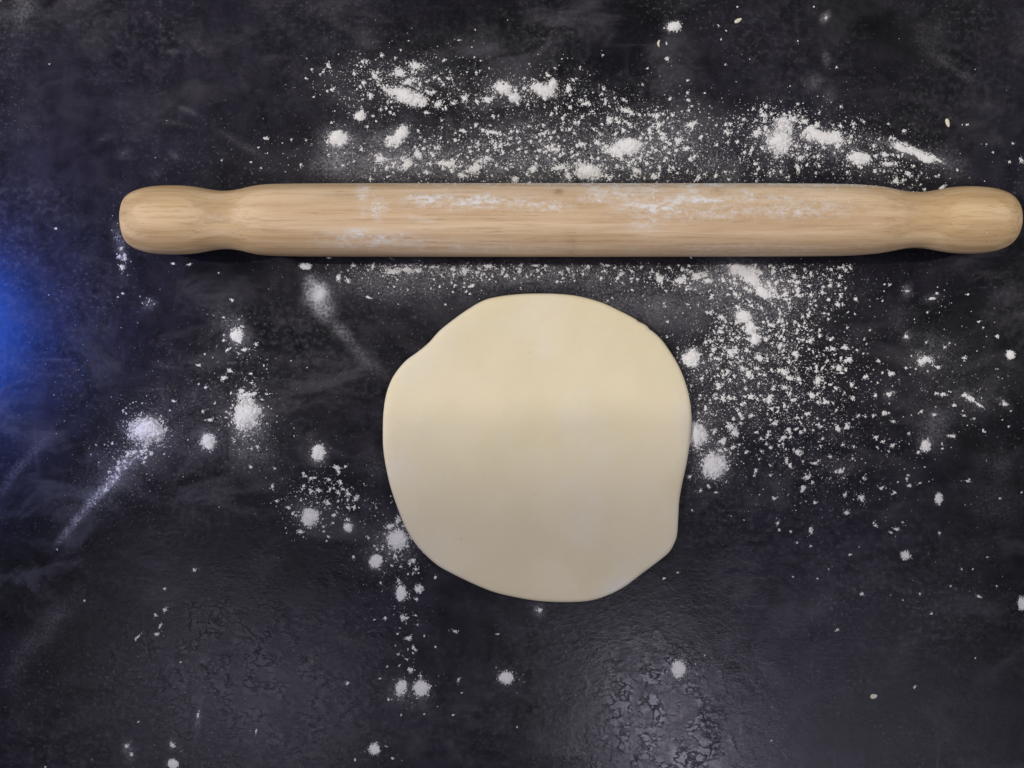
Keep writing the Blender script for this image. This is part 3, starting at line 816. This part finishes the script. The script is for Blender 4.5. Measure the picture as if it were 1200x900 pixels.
left = [
    S(372, 572, 24, 16, 10, 150), S(395, 578, 22, 12, 35, 110), S(345, 592, 16, 8, 0, 50), S(380, 600, 26, 14, 0, 60), S(456, 650, 14, 16, 0, 130), S(478, 668, 14, 14, 0, 50), S(474, 700, 10, 18, 0, 50), S(478, 750, 9, 26, 0, 46), S(480, 810, 14, 14, 0, 60, hi=1.0),
    S(440, 600, 24, 30, 0, 50, hi=1.0), S(290, 460, 14, 14, 0, 90), S(270, 495, 16, 10, 0, 70, hi=1.2), S(300, 515, 16, 14, 30, 110, hi=1.1), S(275, 440, 26, 22, 0, 50, hi=1.3), S(270, 385, 18, 10, 20, 60, hi=1.2), S(285, 410, 10, 8, 0, 50),
    S(240, 470, 60, 40, 0, 90, .3, .9), S(160, 525, 11, 9, 0, 150), S(148, 540, 9, 6, -40, 80), S(136, 552, 10, 4, -45, 70, hi=1.4), S(120, 575, 20, 3, -48, 110, .3, 1.0), S(92, 606, 18, 2.4, -50, 80, .3, .8), S(130, 530, 16, 6, 0, 50, hi=1.0),
    S(155, 485, 10, 10, 0, 60), S(165, 560, 24, 20, 0, 60, .3, .8), S(143, 305, 4, 10, -10, 50, hi=1.8), S(140, 275, 4, 14, -12, 30, hi=1.2), S(176, 357, 6, 6, 0, 20, hi=.9), S(200, 330, 80, 60, 0, 60, .3, .8),
    S(100, 450, 60, 60, 0, 60, .3, .7), S(470, 632, 15, 15, 0, 130), S(363, 606, 14, 13, 0, 100, hi=1.2), S(245, 518, 9, 9, 0, 50, hi=1.2), S(290, 487, 18, 20, 0, 170, hi=1.3), S(172, 506, 19, 15, 0, 130, hi=1.2), S(320, 840, 200, 50, 0, 50, .3, .7),
    S(250, 500, 80, 50, 0, 700, .24, .45, 4), S(380, 590, 40, 26, 0, 400, .24, .45, 4), S(140, 550, 40, 24, -45, 500, .24, .45, 4), S(460, 660, 26, 40, 0, 400, .24, .45, 4),
    S(600, 795, 12, 10, 0, 40, hi=.9), S(795, 786, 10, 11, 0, 50, hi=.9), S(450, 880, 14, 8, 0, 20, hi=1),
]
for (x, y, rx, ry, a) in [
    (157, 530, 6, 4, -40), (146, 541, 4, 3, 0), (138, 549, 5, 4, 0), (124, 574, 5, 3, -45), (262, 443, 5, 4, 0), (233, 428, 4, 2.4, 0), (241, 454, 3, 2.4, 0), (203, 470, 3, 2.4, 0), (269, 434, 5, 3, 0), (294, 438, 2.4, 2.2, 0), (309, 428, 1.8, 1.8, 0), (233, 450, 2, 1.6, 0), (199, 481, 2, 1.4, 0), (238, 482, 3, 2.6, 0), (272, 352, 3, 3, 0), (262, 372, 2, 2, 0), (240, 415, 1.7, 1.5, 0), (287, 410, 4, 4, 0), (262, 399, 3, 3, 0),
    (288, 463, 10, 5, 0), (283, 459, 5, 5, 0), (297, 462, 5, 4, 0), (302, 524, 2.5, 4, -30), (322, 549, 3, 1.8, 30), (294, 547, 3, 3, 0), (245, 492, 6, 3, 0),
    (222, 310, 3.4, 2.4, 0), (203, 309, 3.2, 2.2, 0), (143, 313, 4, 5, 0), (146, 303, 4, 4, 0), (140, 300, 3, 2.6, 0), (142, 291, 3, 3, 0), (144, 344, 2, 1.6, 0), (138, 348, 1.4, 1.2, 0), (65, 268, 3, 1.6, 0), (256, 320, 1.5, 1.3, 0),
    (395, 548, 5, 5, 30), (397, 553, 3, 5, 0), (358, 558, 3, 2.2, 0), (373, 575, 6, 3.4, 0), (385, 562, 4, 2.4, 0), (398, 564, 2.6, 2.6, 0), (391, 572, 2.6, 2, 0), (402, 573, 4, 2.4, 0), (408, 579, 4, 4, 0), (417, 584, 5, 4, 30), (385, 590, 4, 3, 0), (408, 595, 4, 3, 0), (324, 587, 4, 2.4, 0), (338, 595, 3, 3, 0), (352, 623, 5, 4, 0), (379, 617, 2.4, 2, 0), (385, 629, 2.6, 1.8, 0), (391, 604, 4, 3, 0), (368, 560, 2, 2, 0), (354, 573, 2.2, 2.2, 0), (347, 604, 2, 2, 0), (372, 589, 1.8, 1.8, 0), (380, 588, 2, 2.4, 0),
    (457, 617, 5.5, 5, 0), (466, 610, 4, 7, 15), (414, 653, 2.6, 3.4, 0), (484, 657, 4, 5, 0), (459, 663, 2.2, 2.4, 0), (470, 664, 2, 1.8, 0), (467, 680, 3, 3, 0), (484, 672, 2.2, 2.2, 0), (510, 677, 2.6, 4, 0), (478, 673, 1.8, 1.8, 0), (446, 683, 2, 3, 0), (472, 724, 5, 5, 0), (451, 724, 3.4, 3.2, 0), (487, 721, 2.4, 2.2, 0), (479, 748, 4.4, 5, 0), (484, 758, 2.4, 2.6, 0), (484, 765, 1.8, 2, 0), (481, 785, 4.5, 4.5, 0), (497, 745, 1.8, 1.6, 0), (510, 758, 1.7, 1.7, 0), (466, 743, 1.7, 1.7, 0), (454, 781, 1.7, 1.9, 0), (445, 795, 1.6, 1.6, 0), (468, 780, 1.6, 1.6, 0), (439, 726, 1.6, 1.5, 0), (477, 773, 2, 2, 0), (534, 740, 4.4, 2.8, 0), (537, 797, 2.8, 3, 0), (541, 812, 1.4, 1.2, 0), (497, 837, 1.6, 1.4, 0), (531, 838, 1.8, 1.6, 0), (606, 852, 1.2, 1.6, 0), (632, 715, 4.5, 4.5, 0), (455, 820, 2.4, 2.2, 0), (460, 889, 2.6, 2.6, 0), (416, 891, 1.8, 1.8, 0), (407, 801, 3.4, 3.6, 0), (446, 795, 1.4, 1.4, 0), (583, 743, 3, 1.0, 0),
    (182, 721, 3, 3, 0), (193, 715, 3, 4, 0), (184, 743, 4, 3.4, 0), (188, 733, 2, 5, 15), (161, 747, 6, 2, -40), (193, 690, 1.8, 3, 0), (212, 776, 1.6, 1.4, 0), (228, 668, 3, 3, 0), (202, 873, 4.5, 5, 0), (148, 874, 3.5, 4, 0), (154, 884, 2.6, 4, 20), (162, 846, 1.6, 1.4, 0), (232, 838, 1.6, 6, 5), (300, 857, 2, 3, 0), (416, 890, 1.7, 1.7, 0), (99, 704, 2.4, 1.6, 0), (67, 644, 1.6, 1.4, 0), (53, 899, 2, 1.5, 0)]:
    left.append(clump_at(x, y, rx, ry, a))
build_scatter('flour_scatter', 'loose specks of flour strewn left of the dough and below it', left)

# flour lying on the pin
ox, os_, orr = [], [], []
for (x, y, sx, sy, n_, hi) in [(429, 231, 4, 6, 60, 1.2), (447, 248, 5, 6, 60, 1.1), (488, 236, 7, 3, 50, 1), (525, 242, 28, 5, 130, .9), (570, 241, 10, 5, 60, .9), (700, 233, 14, 5, 70, 1), (752, 229, 9, 4, 80, 1.3), (760, 248, 22, 4, 130, .9), (790, 241, 24, 4, 120, 1.0),
                               (806, 229, 3, 2, 16, 1.6), (868, 231, 3, 5, 26, 1.4), (870, 250, 60, 9, 120, .8), (920, 245, 40, 7, 110, .9), (900, 258, 60, 6, 60, .7), (640, 246, 30, 5, 60, .8), (720, 229, 12, 4, 36, 1), (430, 283, 30, 7, 80, .7), (480, 288, 26, 5, 60, .6),
                               (700, 217.4, 150, 1.8, 320, 1.1), (880, 217.6, 90, 1.8, 260, 1.2), (560, 217.4, 70, 1.5, 90, .9), (1000, 220, 30, 2.5, 60, 1.1), (1060, 225, 14, 3, 26, 1.1), (800, 260, 200, 20, 160, .6), (620, 250, 150, 18, 120, .6), (1110, 232, 12, 5, 16, .7)]:
    X = rng.normal(x, sx, n_)
    Y = rng.normal(y, sy, n_)
    ox.append(X)
    hw = np.interp(X, curve[:, 0], curve[:, 1])
    os_.append((Y - PIN_AXIS_PX) / np.maximum(hw, 1))
    orr.append(pareto(n_, .3, hi, 3))
ox, os_, orr = map(np.concatenate, (ox, os_, orr))
ok = (np.abs(os_) < 0.985)
os_ = np.where(os_ < -0.985, -0.985 + rng.uniform(0, .05, len(os_)), os_)
ok = (np.abs(os_) < 0.99)
pp, nn = pin_surface(ox[ok], os_[ok])
V, F = grains(pp - nn * 0.00004, orr[ok] * kp, nn)
V -= np.array([0, cy, 0])
o = link('flour_dusting', mesh_np('flour_dusting', V, F), flour_mat, None, (0, cy, 0))
tag(o, 'fine dusting of flour on the top of the wooden rolling pin', kind='stuff')


# ------------------------------------------------------------------ piles of flour (each a thing)
def flour_pile(lobes, label, seed, rag=1.0, halo=1.0):
    """lobes: (x, y, rx, ry, angle, height mm) in photo pixels"""
    x0 = min(l[0] - max(l[2], l[3]) * 1.7 for l in lobes)
    x1 = max(l[0] + max(l[2], l[3]) * 1.7 for l in lobes)
    y0 = min(l[1] - max(l[2], l[3]) * 1.7 for l in lobes)
    y1 = max(l[1] + max(l[2], l[3]) * 1.7 for l in lobes)
    st = 0.55
    X, Y = np.meshgrid(np.arange(x0, x1, st), np.arange(y0, y1, st))
    Hh = np.full(X.shape, -9.0)
    big = max(max(l[2], l[3]) for l in lobes)
    rag = .8 if len(lobes) == 1 else rag
    wx = (fbm(X / (big * .7), Y / (big * .7), 3, seed) - .5) * big * .55 * rag
    wy = (fbm(X / (big * .7), Y / (big * .7), 3, seed + 5) - .5) * big * .55 * rag
    for (x, y, rx, ry, a, h) in lobes:
        t = math.radians(a)
        dx, dy = X + wx - x, Y + wy - y
        u = (dx * math.cos(t) + dy * math.sin(t)) / (rx * .93)
        q = (-dx * math.sin(t) + dy * math.cos(t)) / (ry * .93)
        d2 = u * u + q * q
        Hh = np.maximum(Hh, h * (1.0 - d2 ** 0.8))
    hm = max(l[5] for l in lobes)
    nz = fbm(X / 2.2, Y / 2.2, 3, seed + 9, .7) - .5
    nz2 = fbm(X / 7, Y / 7, 2, seed + 12) - .5
    Hh = Hh + (nz * 1.25 + nz2 * 0.9) * hm * (0.55 + 0.35 * rag) * np.clip(1.25 - Hh / hm, .25, 1.2)
    rel = np.clip(Hh / hm, -1, 1)
    Hh = Hh + hm * rng.normal(0, 1, X.shape) * np.where(rel < .40, .15, .03)
    Hh[in_dough(X, Y)] = -1
    z = np.clip(Hh, 0, None) * 0.001
    ok = Hh > 0
    cell = ok[:-1, :-1].astype(int) + ok[1:, :-1] + ok[:-1, 1:] + ok[1:, 1:] >= 2
    idx = np.arange(X.size).reshape(X.shape)
    jj, ii = np.where(cell)
    q = np.stack([idx[jj, ii], idx[jj + 1, ii], idx[jj + 1, ii + 1], idx[jj, ii + 1]], 1)
    used, inv = np.unique(q, return_inverse=True)
    c0 = P(sum(l[0] for l in lobes) / len(lobes), sum(l[1] for l in lobes) / len(lobes))
    jx = rng.uniform(-.15, .15, (len(used), 2)) * PX
    Vv = np.stack([(X.ravel()[used] - 600) * PX + jx[:, 0] - c0.x, (450 - Y.ravel()[used]) * PX + jx[:, 1] - c0.y, z.ravel()[used] - 0.00002], 1)
    q = inv.reshape(-1, 4)
    # loose grains round the rim
    GX, GY, GR = [], [], []
    for (x, y, rx, ry, a, h) in lobes:
        t = math.radians(a)
        n_ = int(halo * (24 + 22 * (rx + ry)))
        th_ = rng.random(n_) * 2 * np.pi
        rr = 0.72 + np.abs(rng.normal(0, .30, n_))
        u, w_ = rr * np.cos(th_) * rx, rr * np.sin(th_) * ry
        GX.append(x + u * math.cos(t) - w_ * math.sin(t))
        GY.append(y + u * math.sin(t) + w_ * math.cos(t))
        GR.append(pareto(n_, .26, 1.0, 2.8))
    GX, GY, GR = map(np.concatenate, (GX, GY, GR))
    k = ~in_dough(600 + (GX - 600) * 1.004, 450 + (GY - 450) * 1.004)
    GX, GY, GR = GX[k], GY[k], GR[k]
    gp = np.stack([(GX - 600) * PX - c0.x, (450 - GY) * PX - c0.y, np.full(len(GX), -0.00002)], 1)
    gv, gf = grains(gp, GR * PX)
    me = mesh_np('flour_pile', np.concatenate([Vv, gv]), gf + len(Vv), q)
    o = link('flour_pile', me, flour_mat, None, c0)
    tag(o, label, 'flour pile', 'piles of flour on the worktop')
    return o


PILES = [
    ([(172, 505, 20.5, 16, -8, 2.6)], 'smooth oval flour pile at the head of the long diagonal flour streak'),
    ([(289, 488, 15, 17, 20, 2.0), (288, 470, 9, 6, 0, .7)], 'tall rounded flour pile with a ragged top, left of the dough'),
    ([(244, 517, 8.5, 8.5, 0, 1.0)], 'small round flour pile between the two big piles left of the dough'),
    ([(278, 393, 7, 8, 0, .8)], 'small flour pile with a hazy halo under the left end of the rolling pin barrel'),
    ([(373, 531, 7, 9, 0, .9)], 'egg-shaped flour pile above the speckled patch left of the dough'),
    ([(363, 606, 10, 10.5, 0, 1.3)], 'round flour pile amid fine specks, left of the dough sheet'),
    ([(466, 632, 12, 12, 0, 1.6)], 'round flour pile touching the lower left edge of the dough'),
    ([(440, 658, 6.5, 7.5, 20, .9)], 'small flour pile just below and left of the pile touching the dough'),
    ([(470, 695, 5.5, 8, 0, .7)], 'narrow upright flour pile at the top of the dotted trail below the dough'),
    ([(408, 618, 4.6, 4.6, 0, .7)], 'tiny lone flour pile between the speckled patch and the dough'),
    ([(491, 690, 4.6, 4, 0, .6)], 'tiny flour pile right of the narrow upright pile, under the dough'),
    ([(494, 806, 8, 9.5, 0, 1.2)], 'right-hand pile of the pair at the foot of the dotted flour trail'),
    ([(470, 806, 6, 9, 15, .9)], 'left-hand, fainter pile of the pair at the foot of the dotted flour trail'),
    ([(593, 794, 8, 7, 0, 1.0)], 'crumbly flour pile alone on the dark worktop straight below the dough'),
    ([(795, 784, 7.5, 9.5, 0, 1.3)], 'compact flour pile alone on the glossy patch below and right of the dough'),
    ([(837, 545, 14, 16, 20, 1.8)], 'broad flour pile right of the dough, lower of the two by its edge'),
    ([(816, 509, 12, 15, 0, 1.5)], 'flour pile pressed against the right edge of the dough'),
    ([(810, 420, 9.5, 9.5, 0, 1.3)], 'round flour pile beside the upper right edge of the dough'),
    ([(914, 165, 15, 16, 15, 2.0), (918, 148, 10, 6, 0, .9)], 'broadest flour pile in the patch above the right part of the rolling pin'),
    ([(966, 161, 24, 7.5, 6, 1.2), (950, 157, 8, 6, 0, .8)], 'long flat flour pile just right of the broadest pile above the pin'),
    ([(1006, 186, 13, 7, 6, 1.1)], 'oval flour pile near the barrel below the long flat one, above the pin'),
    ([(1060, 173, 16, 5, 16, .8), (1084, 183, 13, 4, 24, .6)], 'thin slanting ridge of flour above the right handle of the pin'),
    ([(396, 162, 11, 8, 0, 1.1)], 'soft oval flour pile farthest left in the band above the pin'),
    ([(470, 157, 6, 11, 32, 1.1), (460, 166, 8, 6, 0, .6)], 'slanting flour pile above the pin with a soft patch on its left'),
    ([(474, 112, 22, 8, 14, 1.4), (490, 118, 10, 7, 0, 1.0)], 'long bright flour pile at the top of the band above the pin'),
    ([(422, 136, 6, 5, 0, .8)], 'small round flour pile left of and below the long bright pile'),
    ([(590, 103, 10, 7, 25, 1.1), (603, 115, 6, 5, 0, .8)], 'pair of joined flour lumps in the upper row above the middle of the pin'),
    ([(637, 105, 14, 8, 10, 1.2), (648, 99, 5, 5, 0, .8)], 'knobbly flour pile right of the joined lumps in the upper row above the pin'),
    ([(735, 171, 17, 9, 8, 1.4), (722, 176, 9, 6, 0, .8)], 'bright oval flour pile midway between the upper row and the pin'),
    ([(689, 201, 16, 10, 10, 1.5)], 'bright flour pile close behind the middle of the pin'),
    ([(790, 31, 7.5, 5, 0, .9)], 'lone flour pile near the top edge, far above the pin'),
    ([(872, 317, 17, 5.5, 8, .8), (882, 328, 10, 6, 40, .8), (897, 341, 12, 6, 25, 1.0)], 'long smeared flour heap just below the pin, right of the dough'),
    ([(871, 371, 9, 7, 30, .9), (880, 385, 4.5, 8, -20, .7), (885, 397, 5.5, 6, 0, .9)], 'drop-shaped flour pile trailing down under the smeared heap'),
    ([(358, 312, 6.5, 3.2, 0, .6)], 'small flat flour crumb pile at the lower edge of the pin, left part'),
    ([(439, 878, 6, 6, 0, .8)], 'small flour pile at the bottom edge of the photo, below the dotted trail'),
    ([(203, 895, 5.5, 5, 0, .7)], 'small flour pile cut by the bottom edge at the lower left'),
    ([(1184, 416, 4.6, 4.6, 0, .7)], 'tiny round flour pile by the right edge, level with the top of the dough'),
    ([(1061, 651, 4.8, 4.4, 0, .7)], 'tiny lone flour pile far right of the lower edge of the dough'),
    ([(1198, 707, 5, 7, 0, .8)], 'flour pile cut by the right edge of the photo, low down'),
    ([(1100, 584, 4, 6, 0, .7)], 'small upright flour pile right of the speckled patch'),
    ([(1085, 522, 5, 6, 0, .6)], 'small flour pile at the foot of the faint smear, right side'),
]
for i, (lobes, label) in enumerate(PILES):
    flour_pile(lobes, label, 20 + i * 3)


# ------------------------------------------------------------------ loose flakes
def flake(px, py, length, width, ang_, label, bend=0.0):
    vs, fs = [], []
    NL, NW = 12, 7
    for a in range(NL):
        t = a / (NL - 1) * 2 - 1
        wd = width * math.sqrt(max(0.02, 1 - t * t)) * (1 - .25 * t)
        for b in range(NW):
            s = b / (NW - 1) * 2 - 1
            x = t * length
            y = s * wd + bend * (t * t - .4) * length
            zt = (0.32 * (1 - s * s) * (1 - t ** 4) + .10) * width
            vs.append((x * PX, y * PX, zt * PX * (1 + .25 * math.sin(9 * t + 3 * s))))
    top = len(vs)
    vs += [(x, y, 0) for x, y, _ in vs[:top]]
    for a in range(NL - 1):
        for b in range(NW - 1):
            i0 = a * NW + b
            fs.append((i0, i0 + NW, i0 + NW + 1, i0 + 1))
    rim = [a * NW for a in range(NL)] + [(NL - 1) * NW + b for b in range(1, NW)] + [a * NW + NW - 1 for a in range(NL - 2, -1, -1)] + list(range(NW - 2, 0, -1))
    for k in range(len(rim)):
        a, b = rim[k], rim[(k + 1) % len(rim)]
        fs.append((a, b, b + top, a + top))
    me = bpy.data.meshes.new('flake')
    me.from_pydata(vs, [], fs)
    bm = bmesh.new()
    bm.from_mesh(me)
    bmesh.ops.recalc_face_normals(bm, faces=bm.faces)
    bm.to_mesh(me)
    bm.free()
    for p in me.polygons:
        p.use_smooth = True
    o = link('flake', me, flake_mat, None, P(px, py))
    o.rotation_euler = (0, 0, math.radians(-ang_))
    tag(o, label, 'flake', 'loose flakes on the worktop')


flake(865, 24, 4.8, 2.2, -30, 'slanting pale flake near the top edge, right of the lone flour pile')
flake(1110.5, 144, 5.2, 2.3, 75, 'upright pale flake above the right handle of the rolling pin')
flake(772, 51, 4.4, 1.3, 92, 'thin curved pale flake just below the lone flour pile at the top', .35)
flake(1024, 816, 4.2, 2.8, -12, 'stubby pale flake on the dark worktop at the lower right')
